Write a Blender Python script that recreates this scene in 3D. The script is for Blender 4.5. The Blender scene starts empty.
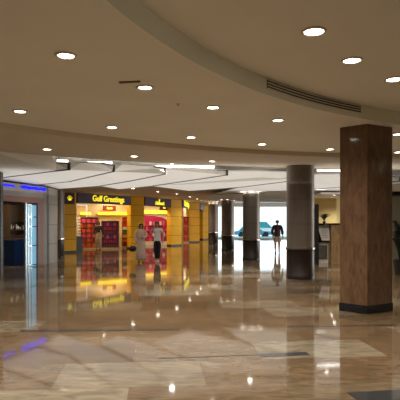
import bpy, bmesh, math, random
from mathutils import Vector, Matrix
random.seed(7)
C = bpy.context.scene.collection
sc = bpy.context.scene
PI = math.pi
F, H, HY = 510.0, 1.58, 223.0          # focal length in pixels, eye height, horizon row

# ------------------------------------------------------------ camera, sky, exposure
cam = bpy.data.cameras.new('camera'); co = bpy.data.objects.new('camera', cam); C.objects.link(co)
co.location = (0, 0, H); co.rotation_euler = (PI/2, 0, 0)
cam.sensor_width = 36; cam.lens = 36*F/400; cam.shift_y = 23/400; cam.clip_end = 400
sc.camera = co
w = bpy.data.worlds.new('sky'); sc.world = w; w.use_nodes = True
bg = w.node_tree.nodes['Background']
bg.inputs[0].default_value = (0.80, 0.95, 1.0, 1); bg.inputs[1].default_value = 1.5
vs = sc.view_settings
vs.view_transform = 'Standard'; vs.look = 'None'; vs.gamma = 1; vs.use_curve_mapping = False
vs.exposure = 0.14
WARM = (1.0, 0.92, 0.79); NEUT = (1.0, 0.93, 0.84)
SPOT_W, SPOT_UP, SHOP_W = 136.0, 125.0, 62.0

def area_light(loc, rot, sx, sy, power, col):
    l = bpy.data.lights.new('added_area_light', 'AREA'); l.shape = 'RECTANGLE'; l.size = sx; l.size_y = sy; l.energy = power; l.color = col
    o = bpy.data.objects.new('added_area_light', l); C.objects.link(o); o.location = loc; o.rotation_euler = rot
area_light((21.6, 33, 1.7), (0, PI/2, 0), 3.0, 28, 1500, (1, .95, .90))         # unseen fill light added on the right; no window stands there
area_light((6, 50.3, 1.5), (-PI/2, 0, 0), 9.5, 2.7, 110, (.85, .95, 1))  # daylight coming in at the entrance
area_light((-.5, 17.9, 2.68), (PI, 0, 0), 14, 7.6, 200, (1, .96, .92))            # upward fill added below the panels as floor bounce; no fixture
def at(x, y, z):
    "floor-plan point of height z seen at column x, row y of the photograph"
    d = F*(z-H)/(HY-y)
    return Vector(((x-200)*d/F, d, z))

# ------------------------------------------------------------ materials
def mat(name, col, rough=.6, metal=0, noise=0, scale=6, emit=None, spec=.5, bump=0, coat=0, stretch=None):
    m = bpy.data.materials.new(name); m.use_nodes = True
    nt = m.node_tree; b = nt.nodes['Principled BSDF']
    b.inputs['Base Color'].default_value = (*col, 1); b.inputs['Roughness'].default_value = rough
    b.inputs['Metallic'].default_value = metal; b.inputs['Specular IOR Level'].default_value = spec
    b.inputs['Coat Weight'].default_value = coat
    if emit:
        b.inputs['Emission Color'].default_value = (*emit[0], 1); b.inputs['Emission Strength'].default_value = emit[1]
    tc = nt.nodes.new('ShaderNodeTexCoord'); mp = nt.nodes.new('ShaderNodeMapping')
    nt.links.new(tc.outputs['Object'], mp.inputs[0])
    if stretch: mp.inputs['Scale'].default_value = stretch
    n = nt.nodes.new('ShaderNodeTexNoise'); n.inputs['Scale'].default_value = scale; n.inputs['Detail'].default_value = 5
    nt.links.new(mp.outputs[0], n.inputs['Vector'])
    if noise:
        r = nt.nodes.new('ShaderNodeMapRange')
        r.inputs[1].default_value = .3; r.inputs[2].default_value = .7
        r.inputs[3].default_value = 1-noise; r.inputs[4].default_value = 1+noise
        nt.links.new(n.outputs['Fac'], r.inputs[0])
        mx = nt.nodes.new('ShaderNodeMix'); mx.data_type = 'RGBA'; mx.blend_type = 'MULTIPLY'; mx.inputs[0].default_value = 1
        mx.inputs[6].default_value = (*col, 1); nt.links.new(r.outputs[0], mx.inputs[7])
        nt.links.new(mx.outputs[2], b.inputs['Base Color'])
    if bump:
        bp = nt.nodes.new('ShaderNodeBump'); bp.inputs['Strength'].default_value = bump; bp.inputs['Distance'].default_value = .01
        nt.links.new(n.outputs['Fac'], bp.inputs['Height']); nt.links.new(bp.outputs[0], b.inputs['Normal'])
    return m

def floor_mat():
    m = bpy.data.materials.new('polished_marble'); m.use_nodes = True
    nt = m.node_tree; N = nt.nodes; L = nt.links; b = N['Principled BSDF']
    tc = N.new('ShaderNodeTexCoord'); mp = N.new('ShaderNodeMapping'); L.new(tc.outputs['Object'], mp.inputs[0])
    mp.inputs['Rotation'].default_value = (0, 0, math.radians(-5)); mp.inputs['Location'].default_value = (.25, .33, 0)
    br = N.new('ShaderNodeTexBrick'); L.new(mp.outputs[0], br.inputs['Vector'])
    br.inputs['Scale'].default_value = 1; br.inputs['Brick Width'].default_value = 1.5; br.inputs['Row Height'].default_value = .88
    br.inputs['Mortar Size'].default_value = .004; br.inputs['Mortar Smooth'].default_value = .1; br.inputs['Bias'].default_value = 0
    br.inputs['Color1'].default_value = (0, 0, 0, 1); br.inputs['Color2'].default_value = (1, 1, 1, 1); br.inputs['Mortar'].default_value = (.3, .3, .3, 1)
    br.offset = .5
    ramp = N.new('ShaderNodeValToRGB'); L.new(br.outputs['Color'], ramp.inputs[0])
    e = ramp.color_ramp.elements
    e[0].position = 0; e[0].color = (.150, .092, .048, 1); e[1].position = 1; e[1].color = (.31, .262, .19, 1)
    x = e.new(.35); x.color = (.21, .142, .082, 1); x = e.new(.65); x.color = (.180, .112, .060, 1); x = e.new(.8); x.color = (.275, .215, .145, 1)
    # veins running along the slab
    mv = N.new('ShaderNodeMapping'); L.new(tc.outputs['Object'], mv.inputs[0])
    mv.inputs['Rotation'].default_value = (0, 0, math.radians(-38)); mv.inputs['Scale'].default_value = (1.8, 5, 1)
    nz = N.new('ShaderNodeTexNoise'); nz.inputs['Scale'].default_value = 1.9; nz.inputs['Detail'].default_value = 8; nz.inputs['Distortion'].default_value = .8
    L.new(mv.outputs[0], nz.inputs['Vector'])
    r = N.new('ShaderNodeMapRange'); r.inputs[1].default_value = .3; r.inputs[2].default_value = .7; r.inputs[3].default_value = .50; r.inputs[4].default_value = 1.02
    L.new(nz.outputs['Fac'], r.inputs[0])
    n2 = N.new('ShaderNodeTexNoise'); n2.inputs['Scale'].default_value = .55; n2.inputs['Detail'].default_value = 3; L.new(tc.outputs['Object'], n2.inputs['Vector'])
    r2 = N.new('ShaderNodeMapRange'); r2.inputs[1].default_value = .35; r2.inputs[2].default_value = .65; r2.inputs[3].default_value = .85; r2.inputs[4].default_value = 1.2
    L.new(n2.outputs['Fac'], r2.inputs[0])
    mu = N.new('ShaderNodeMath'); mu.operation = 'MULTIPLY'; L.new(r.outputs[0], mu.inputs[0]); L.new(r2.outputs[0], mu.inputs[1])
    mx = N.new('ShaderNodeMix'); mx.data_type = 'RGBA'; mx.blend_type = 'MULTIPLY'; mx.inputs[0].default_value = 1
    L.new(ramp.outputs[0], mx.inputs[6]); L.new(mu.outputs[0], mx.inputs[7]); L.new(mx.outputs[2], b.inputs['Base Color'])
    b.inputs['Roughness'].default_value = .05; b.inputs['IOR'].default_value = 1.46
    # slow polishing waves
    n3 = N.new('ShaderNodeTexNoise'); n3.inputs['Scale'].default_value = 2.2; n3.inputs['Detail'].default_value = 2; L.new(tc.outputs['Object'], n3.inputs['Vector'])
    bp = N.new('ShaderNodeBump'); bp.inputs['Strength'].default_value = .05; bp.inputs['Distance'].default_value = .012
    L.new(n3.outputs['Fac'], bp.inputs['Height']); L.new(bp.outputs[0], b.inputs['Normal'])
    return m

def marble_mat(name, dark, light, vein=4):
    m = mat(name, dark, .10, scale=3, spec=.5)
    nt = m.node_tree; b = nt.nodes['Principled BSDF']
    n = [q for q in nt.nodes if q.type == 'TEX_NOISE'][0]; mp = [q for q in nt.nodes if q.type == 'MAPPING'][0]
    mp.inputs['Scale'].default_value = (vein, vein, 1.3); n.inputs['Detail'].default_value = 9; n.inputs['Distortion'].default_value = .5
    r = nt.nodes.new('ShaderNodeValToRGB'); nt.links.new(n.outputs['Fac'], r.inputs[0])
    r.color_ramp.elements[0].position = .3; r.color_ramp.elements[0].color = (*dark, 1)
    r.color_ramp.elements[1].position = .7; r.color_ramp.elements[1].color = (*light, 1)
    nt.links.new(r.outputs[0], b.inputs['Base Color'])
    return m

M = {}
M['floor'] = floor_mat()
M['ceiling'] = mat('ceiling_plaster', (.78, .75, .64), .8, noise=.03, scale=1)
M['fascia'] = mat('fascia_plaster', (.80, .80, .68), .7, noise=.03, scale=1)
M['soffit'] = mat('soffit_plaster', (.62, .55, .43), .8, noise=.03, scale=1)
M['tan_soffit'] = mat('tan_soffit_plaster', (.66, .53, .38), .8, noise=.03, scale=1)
M['white'] = mat('white_plaster', (.80, .77, .73), .7, noise=.03, scale=1)
M['panel'] = mat('white_panel', (.80, .80, .76), .6, noise=.03, scale=1)
M['dark_strip'] = mat('dark_strip', (.07, .06, .06), .7, noise=.05)
M['marble'] = marble_mat('brown_marble', (.105, .057, .032), (.185, .108, .064))
M['tan_marble'] = marble_mat('tan_marble', (.33, .20, .10), (.50, .34, .18))
M['black'] = mat('black_granite', (.012, .013, .016), .12, noise=.3, scale=40)
M['inlay'] = mat('dark_inlay', (.045, .05, .055), .08, noise=.3, scale=30)
M['taupe'] = mat('brushed_taupe_metal', (.165, .138, .115), .38, .35, noise=.08, scale=3, stretch=(8, 8, .4))
M['brown_base'] = mat('dark_brown_base', (.018, .010, .008), .3, noise=.15, scale=8, spec=.3)
M['band'] = mat('satin_steel', (.62, .57, .50), .2, 1, noise=.05)
M['yellow'] = mat('yellow_panel', (.88, .47, .004), .42, spec=.3, noise=.03, scale=2)
M['seam'] = mat('dark_seam', (.12, .07, .01), .6, noise=.05)
M['sign'] = mat('dark_purple_sign', (.030, .008, .040), .55, noise=.1)
M['letter'] = mat('lit_yellow_letter', (.95, .8, .05), .5, noise=.02, emit=((1, .80, .02), .9))
M['red_sign'] = mat('red_board', (.20, .012, .015), .5, noise=.05)
M['blue_neon'] = mat('blue_neon', (.01, .01, .15), .9, noise=.02, spec=0, emit=((.008, .010, 1), 2.2))
M['lamp'] = mat('lamp_lens', (1, .95, .85), .4, noise=.01, emit=((1, .93, .80), 16))
M['tube'] = mat('cove_tube', (1, 1, 1), .4, noise=.01, emit=((1, .97, .92), 3.6))
M['ylight'] = mat('lit_yellow_cornice', (.95, .75, .05), .5, noise=.03, emit=((1, .72, .03), 1.3))
M['trim'] = mat('lamp_trim', (.72, .66, .55), .4, noise=.02)
M['shop_wall'] = mat('cream_wall', (.78, .60, .36), .7, noise=.04, scale=1)
M['yellow_wall'] = mat('yellow_wall', (.72, .58, .26), .7, noise=.04, scale=1)
M['grey_wall'] = mat('grey_green_wall', (.36, .34, .25), .7, noise=.06, scale=2)
M['beige'] = mat('beige_stone', (.22, .20, .175), .35, noise=.08, scale=3)
M['grey_clad'] = mat('grey_cladding', (.17, .155, .14), .35, .2, noise=.06, scale=3)
M['rust'] = mat('rust_frame', (.17, .042, .016), .35, noise=.1, scale=3)
M['dark'] = mat('dark_interior', (.055, .042, .03), .7, noise=.2)
M['blackp'] = mat('black_plastic', (.012, .012, .013), .4, noise=.1)
M['navy'] = mat('navy_counter', (.014, .03, .085), .35, noise=.1)
M['wood'] = mat('brown_wood', (.16, .085, .035), .4, noise=.2, scale=5, stretch=(1, 1, 6))
M['shelf'] = mat('shelf_cream', (.62, .42, .22), .5, noise=.04)
M['steel'] = mat('steel', (.55, .57, .58), .25, 1, noise=.05)
M['board'] = mat('grey_board', (.78, .75, .70), .5, noise=.05)
M['ink'] = mat('grey_ink', (.12, .12, .14), .6, noise=.05)
M['magenta'] = mat('magenta_display', (.62, .03, .16), .4, noise=.1)
M['pot'] = mat('black_pot', (.02, .018, .016), .35, noise=.1)
M['leaf'] = mat('dark_leaf', (.028, .075, .018), .45, noise=.3, scale=12)
M['leaf_dark'] = mat('very_dark_leaf', (.008, .014, .008), .5, noise=.3, scale=12)
M['skin'] = mat('skin', (.50, .28, .18), .55, noise=.05, scale=10)
M['hair'] = mat('dark_hair', (.016, .010, .008), .5, noise=.2, scale=40)
M['hair_b'] = mat('brown_hair', (.10, .035, .018), .5, noise=.2, scale=40)
M['shirt_w'] = mat('white_cotton', (.78, .74, .70), .8, noise=.06, scale=15, bump=.3)
M['trouser'] = mat('black_cloth', (.012, .012, .014), .8, noise=.1, scale=15, bump=.3)
M['dress'] = mat('pink_beige_cloth', (.62, .46, .37), .85, noise=.12, scale=18, bump=.4)
M['jacket'] = mat('charcoal_cloth', (.045, .040, .050), .8, noise=.1, scale=15, bump=.3)
M['jacket_g'] = mat('grey_cloth', (.060, .055, .05), .8, noise=.1, scale=15, bump=.3)
M['shorts'] = mat('beige_cloth', (.55, .40, .27), .8, noise=.06, scale=15, bump=.3)
M['maroon'] = mat('maroon_cloth', (.22, .05, .06), .8, noise=.06, scale=15)
M['shoe'] = mat('dark_shoe', (.02, .02, .022), .5, noise=.1)
M['shoe_w'] = mat('white_shoe', (.75, .72, .68), .5, noise=.05)
M['eye'] = mat('eye', (.02, .015, .012), .2, noise=.02)
M['lip'] = mat('lip', (.40, .12, .10), .5, noise=.02)
M['concrete'] = mat('pale_paving', (.75, .76, .74), .8, noise=.05, scale=1)
M['kerb'] = mat('kerb_stone', (.35, .62, .68), .7, noise=.05)
M['car_w'] = mat('white_paint', (.78, .82, .84), .2, noise=.01, coat=.5)
M['car_b'] = mat('blue_paint', (.10, .32, .55), .2, noise=.02, coat=.5)
M['car_g'] = mat('teal_tinted_glass', (.05, .33, .38), .1, noise=.02)
M['tyre'] = mat('tyre', (.02, .02, .02), .8, noise=.1)
M['door_frame'] = mat('pale_aluminium', (.62, .66, .68), .35, .6, noise=.04)
g = bpy.data.materials.new('clear_glass'); g.use_nodes = True
gb = g.node_tree.nodes['Principled BSDF']; gb.inputs['Base Color'].default_value = (.93, .98, 1, 1)
gb.inputs['Roughness'].default_value = 0; gb.inputs['Transmission Weight'].default_value = 1; gb.inputs['IOR'].default_value = 1.02
gb.inputs['Specular IOR Level'].default_value = .4
M['glass'] = g
GOODS = [('red', (.55, .03, .02)), ('orange', (.75, .16, .02)), ('purple', (.20, .04, .16)), ('white', (.75, .68, .58)),
         ('green', (.05, .22, .08)), ('pink', (.75, .12, .25)), ('yellow', (.8, .5, .04)), ('brown', (.16, .06, .03))]
for n_, c_ in GOODS: M['g_'+n_] = mat(n_+'_box_card', c_, .45, noise=.25, scale=25)

# ------------------------------------------------------------ helpers
class MB:
    def __init__(s): s.b = bmesh.new(); s.mi = 0
    def _tag(s, n0):
        if s.mi:
            s.b.faces.ensure_lookup_table()
            for f in s.b.faces[n0:]: f.material_index = s.mi
    def box(s, cx, cy, cz, sx, sy, sz, rz=0, bevel=0, rx=0):
        n0 = len(s.b.faces)
        m = Matrix.Translation((cx, cy, cz)) @ Matrix.Rotation(rz, 4, 'Z') @ Matrix.Rotation(rx, 4, 'X') @ Matrix.Diagonal((sx, sy, sz, 1))
        r = bmesh.ops.create_cube(s.b, size=1, matrix=m)
        if bevel:
            es = list({e for v in r['verts'] for e in v.link_edges})
            bmesh.ops.bevel(s.b, geom=es, offset=bevel, segments=2, affect='EDGES')
        s._tag(n0); return s
    def prism(s, pts, z0, z1):
        n0 = len(s.b.faces)
        zs0 = z0 if isinstance(z0, (list, tuple)) else [z0]*len(pts)
        zs1 = z1 if isinstance(z1, (list, tuple)) else [z1]*len(pts)
        lo = [s.b.verts.new((p[0], p[1], z)) for p, z in zip(pts, zs0)]
        hi = [s.b.verts.new((p[0], p[1], z)) for p, z in zip(pts, zs1)]
        n = len(pts)
        a = s.b.faces.new(lo[::-1]); c = s.b.faces.new(hi)
        for i in range(n): s.b.faces.new((lo[i], lo[(i+1) % n], hi[(i+1) % n], hi[i]))
        if n > 4: bmesh.ops.triangulate(s.b, faces=[a, c])
        s._tag(n0); return s
    def wallseg(s, p, q, z0, z1, t):
        "box standing on the plan segment p-q, thickness t away from the camera side (left normal)"
        p = Vector(p[:2]); q = Vector(q[:2]); d = (q-p).normalized(); n = Vector((-d.y, d.x))*t
        return s.prism([p, q, q+n, p+n], z0, z1)
    def lathe(s, prof, cx=0, cy=0, cz=0, n=32, m=None):
        n0 = len(s.b.faces); rings = []
        for r, z in prof:
            if r < 1e-5: v = [s.b.verts.new((cx, cy, cz+z))]
            else: v = [s.b.verts.new((cx+r*math.cos(2*PI*i/n), cy+r*math.sin(2*PI*i/n), cz+z)) for i in range(n)]
            rings.append(v)
        for a, b in zip(rings, rings[1:]):
            for i in range(n):
                j = (i+1) % n
                if len(a) == 1 and len(b) == 1: continue
                if len(a) == 1: s.b.faces.new((a[0], b[j], b[i]))
                elif len(b) == 1: s.b.faces.new((a[i], a[j], b[0]))
                else: s.b.faces.new((a[i], a[j], b[j], b[i]))
        if m: bmesh.ops.transform(s.b, matrix=m, verts=[v for r in rings for v in r])
        s._tag(n0); return s
    def tube(s, pts, r, n=8):
        n0 = len(s.b.faces); rings = []; pts = [Vector(p) for p in pts]
        rs = r if isinstance(r, (list, tuple)) else [r]*len(pts)
        for i, p in enumerate(pts):
            t = (pts[min(i+1, len(pts)-1)]-pts[max(i-1, 0)]).normalized()
            u = t.cross(Vector((0, 0, 1)));
            if u.length < .05: u = t.cross(Vector((1, 0, 0)))
            u.normalize(); v = t.cross(u)
            rings.append([s.b.verts.new(p+rs[i]*(math.cos(2*PI*k/n)*u+math.sin(2*PI*k/n)*v)) for k in range(n)])
        for a, b in zip(rings, rings[1:]):
            for k in range(n): s.b.faces.new((a[k], a[(k+1) % n], b[(k+1) % n], b[k]))
        s.b.faces.new(rings[0][::-1]); s.b.faces.new(rings[-1]); s._tag(n0); return s
    def ball(s, c, r, seg=16):
        n0 = len(s.b.faces)
        rr = r if isinstance(r, (list, tuple)) else (r, r, r)
        bmesh.ops.create_uvsphere(s.b, u_segments=seg, v_segments=seg//2+2, radius=1, matrix=Matrix.Translation(c) @ Matrix.Diagonal((*rr, 1)))
        s._tag(n0); return s
    def arc(s, c, r0, r1, z0, z1, a0, a1, n=96):
        "ring sector prism between radii"
        n0 = len(s.b.faces); R = []
        for i in range(n+1):
            a = a0+(a1-a0)*i/n; k, l = math.cos(a), math.sin(a)
            R.append([s.b.verts.new((c[0]+r*k, c[1]+r*l, z)) for r, z in ((r0, z0), (r1, z0), (r1, z1), (r0, z1))])
        full = abs(a1-a0-2*PI) < 1e-4
        for i in range(n):
            A, B = R[i], R[i+1]
            for k in range(4): s.b.faces.new((A[k], A[(k+1) % 4], B[(k+1) % 4], B[k]))
        if not full: s.b.faces.new(R[0][::-1]); s.b.faces.new(R[-1])
        s._tag(n0); return s
    def build(s, name, m, parent=None, smooth=False, label=None):
        if isinstance(m, str): m = [m]
        bmesh.ops.remove_doubles(s.b, verts=s.b.verts, dist=1e-5)
        bmesh.ops.recalc_face_normals(s.b, faces=s.b.faces)
        me = bpy.data.meshes.new(name); s.b.to_mesh(me); s.b.free()
        for k in m: me.materials.append(M[k])
        o = bpy.data.objects.new(name, me); C.objects.link(o)
        if smooth:
            for p in me.polygons: p.use_smooth = True
        if smooth == 'auto':
            me.set_sharp_from_angle(angle=math.radians(40))
        if parent:
            o.parent = parent
        if label: o['label'] = label
        return o

def thing(name, label, cat, loc=(0, 0, 0), rz=0, group=None):
    o = bpy.data.objects.new(name, None); C.objects.link(o); o.location = loc; o.rotation_euler = (0, 0, rz)
    o.empty_display_size = .1
    o['label'] = label; o['category'] = cat
    if group: o['group'] = group
    return o
def tag(o, label, cat, group=None):
    o['label'] = label; o['category'] = cat
    if group: o['group'] = group
    return o
def struct(name, mb, m, label, smooth=False, parent=None):
    o = mb.build(name, m, parent, smooth)
    if not parent: o['kind'] = 'structure'
    o['label'] = label; return o
def text(name, body, size, m, parent, loc, rot, label=None, extrude=.015, xscale=1, shear=0, bold=0):
    cu = bpy.data.curves.new(name, 'FONT'); cu.body = body; cu.size = size; cu.extrude = extrude; cu.align_x = 'CENTER'; cu.align_y = 'CENTER'
    cu.shear = shear; cu.offset = bold
    t = bpy.data.objects.new('tmp', cu); C.objects.link(t)
    dg = bpy.context.evaluated_depsgraph_get(); dg.update()
    me = bpy.data.meshes.new_from_object(t.evaluated_get(dg)); bpy.data.objects.remove(t)
    me.transform(Matrix.Diagonal((xscale, 1, 1, 1)))
    me.materials.clear(); me.materials.append(M[m]); me.name = name
    o = bpy.data.objects.new(name, me); C.objects.link(o); o.parent = parent; o.location = loc; o.rotation_euler = rot
    if label: o['label'] = label
    return o
def lamp(name, kind, parent, loc, power, col=WARM, size=.1, rot=(0, 0, 0), angle=120, blend=.6, sizey=None):
    l = bpy.data.lights.new(name, kind); l.energy = power; l.color = col
    if kind == 'SPOT': l.spot_size = math.radians(angle); l.spot_blend = blend; l.shadow_soft_size = size
    elif kind == 'AREA':
        l.size = size
        if sizey: l.shape = 'RECTANGLE'; l.size_y = sizey
    else: l.shadow_soft_size = size
    o = bpy.data.objects.new(name, l); C.objects.link(o); o.location = loc; o.rotation_euler = rot
    if parent: o.parent = parent
    return o

# ------------------------------------------------------------ structure: floor and ceilings
CI, RI = (7.45, 1.24), 8.61            # round recess
CS, RS = (6.0, 0.0), 12.85             # step in the low ceiling
CO, RO = (6.3, -1.6), 16.95            # outer rim of the low ceiling
ZL, ZU, ZS, ZW = 3.30, 3.52, 3.20, 3.56
struct('floor', MB().box(0, 21, -.05, 44, 62, .1), 'floor', 'polished brown and beige marble tile floor')
# upper recess
struct('ceiling', MB().lathe([(0, ZU), (RI+.3, ZU), (RI+.3, ZU+.1), (0, ZU+.1)], CI[0], CI[1], 0, 128), 'ceiling', 'raised round ceiling recess, plain tan plaster')
# low ceiling ring: annulus with offset circles
def ring_between(c0, r0, c1, r1, z0, z1, n=160):
    mb = MB(); b = mb.b; R = []
    for i in range(n):
        a = 2*PI*i/n; k, l = math.cos(a), math.sin(a)
        R.append([b.verts.new((c0[0]+r0*k, c0[1]+r0*l, z0)), b.verts.new((c1[0]+r1*k, c1[1]+r1*l, z0)),
                  b.verts.new((c1[0]+r1*k, c1[1]+r1*l, z1)), b.verts.new((c0[0]+r0*k, c0[1]+r0*l, z1))])
    for i in range(n):
        A, B = R[i], R[(i+1) % n]
        for k in range(4): b.faces.new((A[k], A[(k+1) % 4], B[(k+1) % 4], B[k]))
    return mb
struct('ceiling', ring_between(CI, RI+.012, CS, RS, ZL, ZL+.08), 'ceiling', 'low tan plaster ceiling ring around the recess')
struct('trim_1', MB().arc(CI, RI, RI+.01, ZL-.004, ZU, 0, 2*PI, 160), 'fascia', 'pale curved fascia of the round ceiling recess', smooth='auto')
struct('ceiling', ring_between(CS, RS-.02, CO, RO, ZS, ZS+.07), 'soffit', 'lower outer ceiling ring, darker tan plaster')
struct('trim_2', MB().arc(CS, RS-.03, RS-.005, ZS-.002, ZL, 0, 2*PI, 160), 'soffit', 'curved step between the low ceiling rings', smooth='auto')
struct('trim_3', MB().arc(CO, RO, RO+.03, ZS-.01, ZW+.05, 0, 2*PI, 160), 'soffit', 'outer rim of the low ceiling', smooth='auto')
# high white ceiling beyond, with overlapping panels
struct('ceiling', MB().box(0, 32, ZW+.06, 44, 40, .1), 'white', 'high white ceiling in front of the shops')
def rim(px, z=3.235, off=.05):
    "plan point just outside the rim of the low ceiling, in the direction of column px"
    k = (px-200)/F; A = k*k+1; B = -2*(k*CO[0]+CO[1]); D = CO[0]**2+CO[1]**2-(RO+off)**2
    d = (-B+math.sqrt(B*B-4*A*D))/(2*A); return Vector((k*d, d, z))
def panel(i, near, far, nf=None):
    pts = [p if isinstance(p, Vector) else at(*p) for p in near]+[at(*p) for p in far]
    o = MB().prism(pts, [p.z for p in pts], [p.z+.035 for p in pts])
    s = struct('trim_%d' % i, o, 'panel', 'white sloping ceiling panel with a dark painted shadow gap')
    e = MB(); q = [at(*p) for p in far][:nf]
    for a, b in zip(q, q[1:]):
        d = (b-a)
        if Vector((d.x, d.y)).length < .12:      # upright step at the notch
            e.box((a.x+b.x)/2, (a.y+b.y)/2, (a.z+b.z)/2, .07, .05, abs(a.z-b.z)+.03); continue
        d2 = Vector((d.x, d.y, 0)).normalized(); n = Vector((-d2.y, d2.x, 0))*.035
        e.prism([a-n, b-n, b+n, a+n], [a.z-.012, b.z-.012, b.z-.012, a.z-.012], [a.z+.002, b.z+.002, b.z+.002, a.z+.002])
    e.build('edge_strip', 'dark_strip', s)  # dark strips put in for the shadow gaps between panels
def up(line, dz=.04): return [(x, y, z+dz) for x, y, z in line]
A_ = [(56, 163, 3.20), (69, 163.5, 3.21), (69, 169.7, 3.04), (56, 171, 3.03), (3, 177.5, 3.0), (-60, 184, 3.0)]
B_ = [(102, 163.5, 3.21), (113.6, 165.6, 3.20), (113.6, 171.4, 3.04), (69, 181.6, 3.0), (38, 184.6, 3.0), (-30, 190, 3.0)]
C_ = [(154, 167, 3.21), (165, 168, 3.20), (165, 174, 3.02), (130, 181, 2.97), (100, 186, 2.94), (60, 189, 2.97)]
D_ = [(217, 170, 3.21), (227, 170.5, 3.20), (227, 175, 3.06), (152, 186, 2.95), (120, 189.3, 2.93)]
E_ = [(300, 173, 3.21), (312, 174, 3.20), (312, 178, 3.06), (286, 181.5, 3.0), (242, 187, 2.95), (190, 191, 2.92)]
F_ = [(385, 175.5, 3.2), (400, 177, 3.2), (400, 181, 3.06), (340, 187, 2.98), (300, 190, 2.95), (215, 194.5, 2.9)]
panel(4, [rim(-60), rim(-20), rim(20), rim(50)], A_)
panel(5, up(A_[5:1:-1])+[(69, 163.5, 3.25), (80, 163, 3.25)], B_)
panel(6, up(B_[4:1:-1])+[(113.6, 165.6, 3.24), (122, 164.5, 3.25)], C_)
panel(7, up([C_[4], C_[3], C_[2]])+[(165, 169, 3.24), (190, 168.5, 3.25)], D_)
panel(8, up([D_[3], D_[2]])+[(227, 171.5, 3.24), (262, 171.5, 3.25)], E_)
panel(9, up([E_[4], E_[3], E_[2]])+[(312, 175, 3.24), (350, 174.5, 3.25)], F_)
panel(21, up([F_[5], F_[4], F_[3]])+[(420, 182, 3.0)], [(430, 190, 2.92), (400, 204, 2.9), (213, 201, 2.9), (206, 198, 2.9)], 1)

ZF = 3.22
edge = [(-12, 17.2), (-3.3, 17.2), (-.2, 19.2), (.9, 22), (1.3, 29), (1.9, 34), (2.2, 50)]
mb = MB()
for a, b in zip(edge, edge[1:]):
    mb.prism([a, b, (b[0]-9, b[1]+9), (a[0]-9, a[1]+9)], ZF, ZW+.05)
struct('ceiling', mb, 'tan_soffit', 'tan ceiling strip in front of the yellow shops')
def thick_wall(name, p, q, z0, z1, t, m, label):
    return struct(name, MB().wallseg(p, q, z0, z1, t), m, label)
# enclosing walls
thick_wall('wall_left', (-12, -9), (-12, 25.7), 0, 3.7, .2, 'beige', 'beige wall far left of the hall')
thick_wall('wall_near', (22, -9), (-12, -9), 0, 3.7, -.2, 'beige', 'beige wall behind the camera')
thick_wall('wall_right', (22, 51), (22, -9), 0, 3.7, .2, 'grey_wall', 'wall on the far right of the hall')
struct('ceiling', MB().box(5, -1, 3.72, 34, 16.5, .06), 'ceiling', 'ceiling slab over the near hall')

# floor inlay strips of dark granite, flush in the floor
def inlay(i, a, b, wd):
    p, q = at(*a, 0), at(*b, 0); d = (q-p).normalized(); n = Vector((-d.y, d.x, 0))*wd/2
    struct('trim_%d' % i, MB().prism([p-n, q-n, q+n, p+n], .0005, .003), 'inlay', 'dark granite strip laid in the marble floor')
inlay(10, (158, 358.5), (258, 354.8), .035); inlay(11, (259, 355.6), (308, 353.6), .15)
inlay(12, (353, 397.5), (430, 393), .26); inlay(13, (20, 331), (180, 329.5), .09); inlay(14, (288, 326.5), (396, 325), .08)
inlay(15, (288, 293), (345, 290), .16); inlay(16, (262, 285.8), (350, 284.5), .12)
inlay(17, (60, 278), (230, 274), .12)

# ------------------------------------------------------------ downlights
def downlight(px, z, label, grp, power, pt=None, r=.085):
    p = pt if pt else at(px[0], px[1], z)
    t = thing('downlight', label, 'ceiling light', (p[0], p[1], z), 0, grp)
    MB().lathe([(r, 0), (r+.028, -.002), (r+.03, -.012), (r+.002, -.016), (r-.004, -.006), (r-.004, .0)], 0, 0, 0, 32).build('trim_ring', 'trim', t, True)
    MB().lathe([(0, -.012), (r*.6, -.011), (r-.006, -.006), (r-.006, -.001), (0, -.001)], 0, 0, 0, 32).build('lens', 'lamp', t, True)
    lamp('lamp', 'SPOT', t, (0, 0, -.03), power, WARM, .07, angle=150, blend=.9)
    return t
G1, G2 = 'downlights in the low ceiling', 'downlights in the raised round ceiling'
pos = ['nearest the camera at upper left', 'beside the thin dark ceiling slot', 'left of the long curved air vent', 'directly below the left end of the curved air vent']
for q, s in zip([(66, 55), (145, 87), (213, 107), (278, 120)], pos):
    downlight(q, ZL, 'round downlight of the inner ring, '+s, G1, SPOT_W)
pos = ['at the far left edge of the picture', 'second from the left edge', 'in the middle, above the far shops', 'left of the dark round column', 'between the round column and the marble pillar']
for q, s in zip([(20, 111), (112, 127), (191, 137), (262, 144), (330, 149)], pos):
    downlight(q, ZL, 'downlight of the second ring, '+s, G1, SPOT_W)
pos = ['above the left shop with blue lettering', 'above the yellow shop', 'above the gap right of the yellow shops']
for q, s in zip([(47, 149), (134, 156), (212, 161)], pos):
    downlight(q, ZS, 'round downlight near the outer rim, '+s, G1, SPOT_W)
for q, s in zip([(397.5, 134), (398, 152)], ['upper', 'lower']):
    downlight(q, ZL, 'round downlight right of the marble pillar at the picture edge, %s of the two' % s, G1, SPOT_W)
pos = ['left of the three', 'middle of the three', 'right of the three, at the picture edge']
for q, s in zip([(314, 31), (352, 60), (394, 79)], pos):
    downlight(q, ZU, 'bright downlight in the raised ceiling, '+s, G2, SPOT_UP, r=.1)
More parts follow.
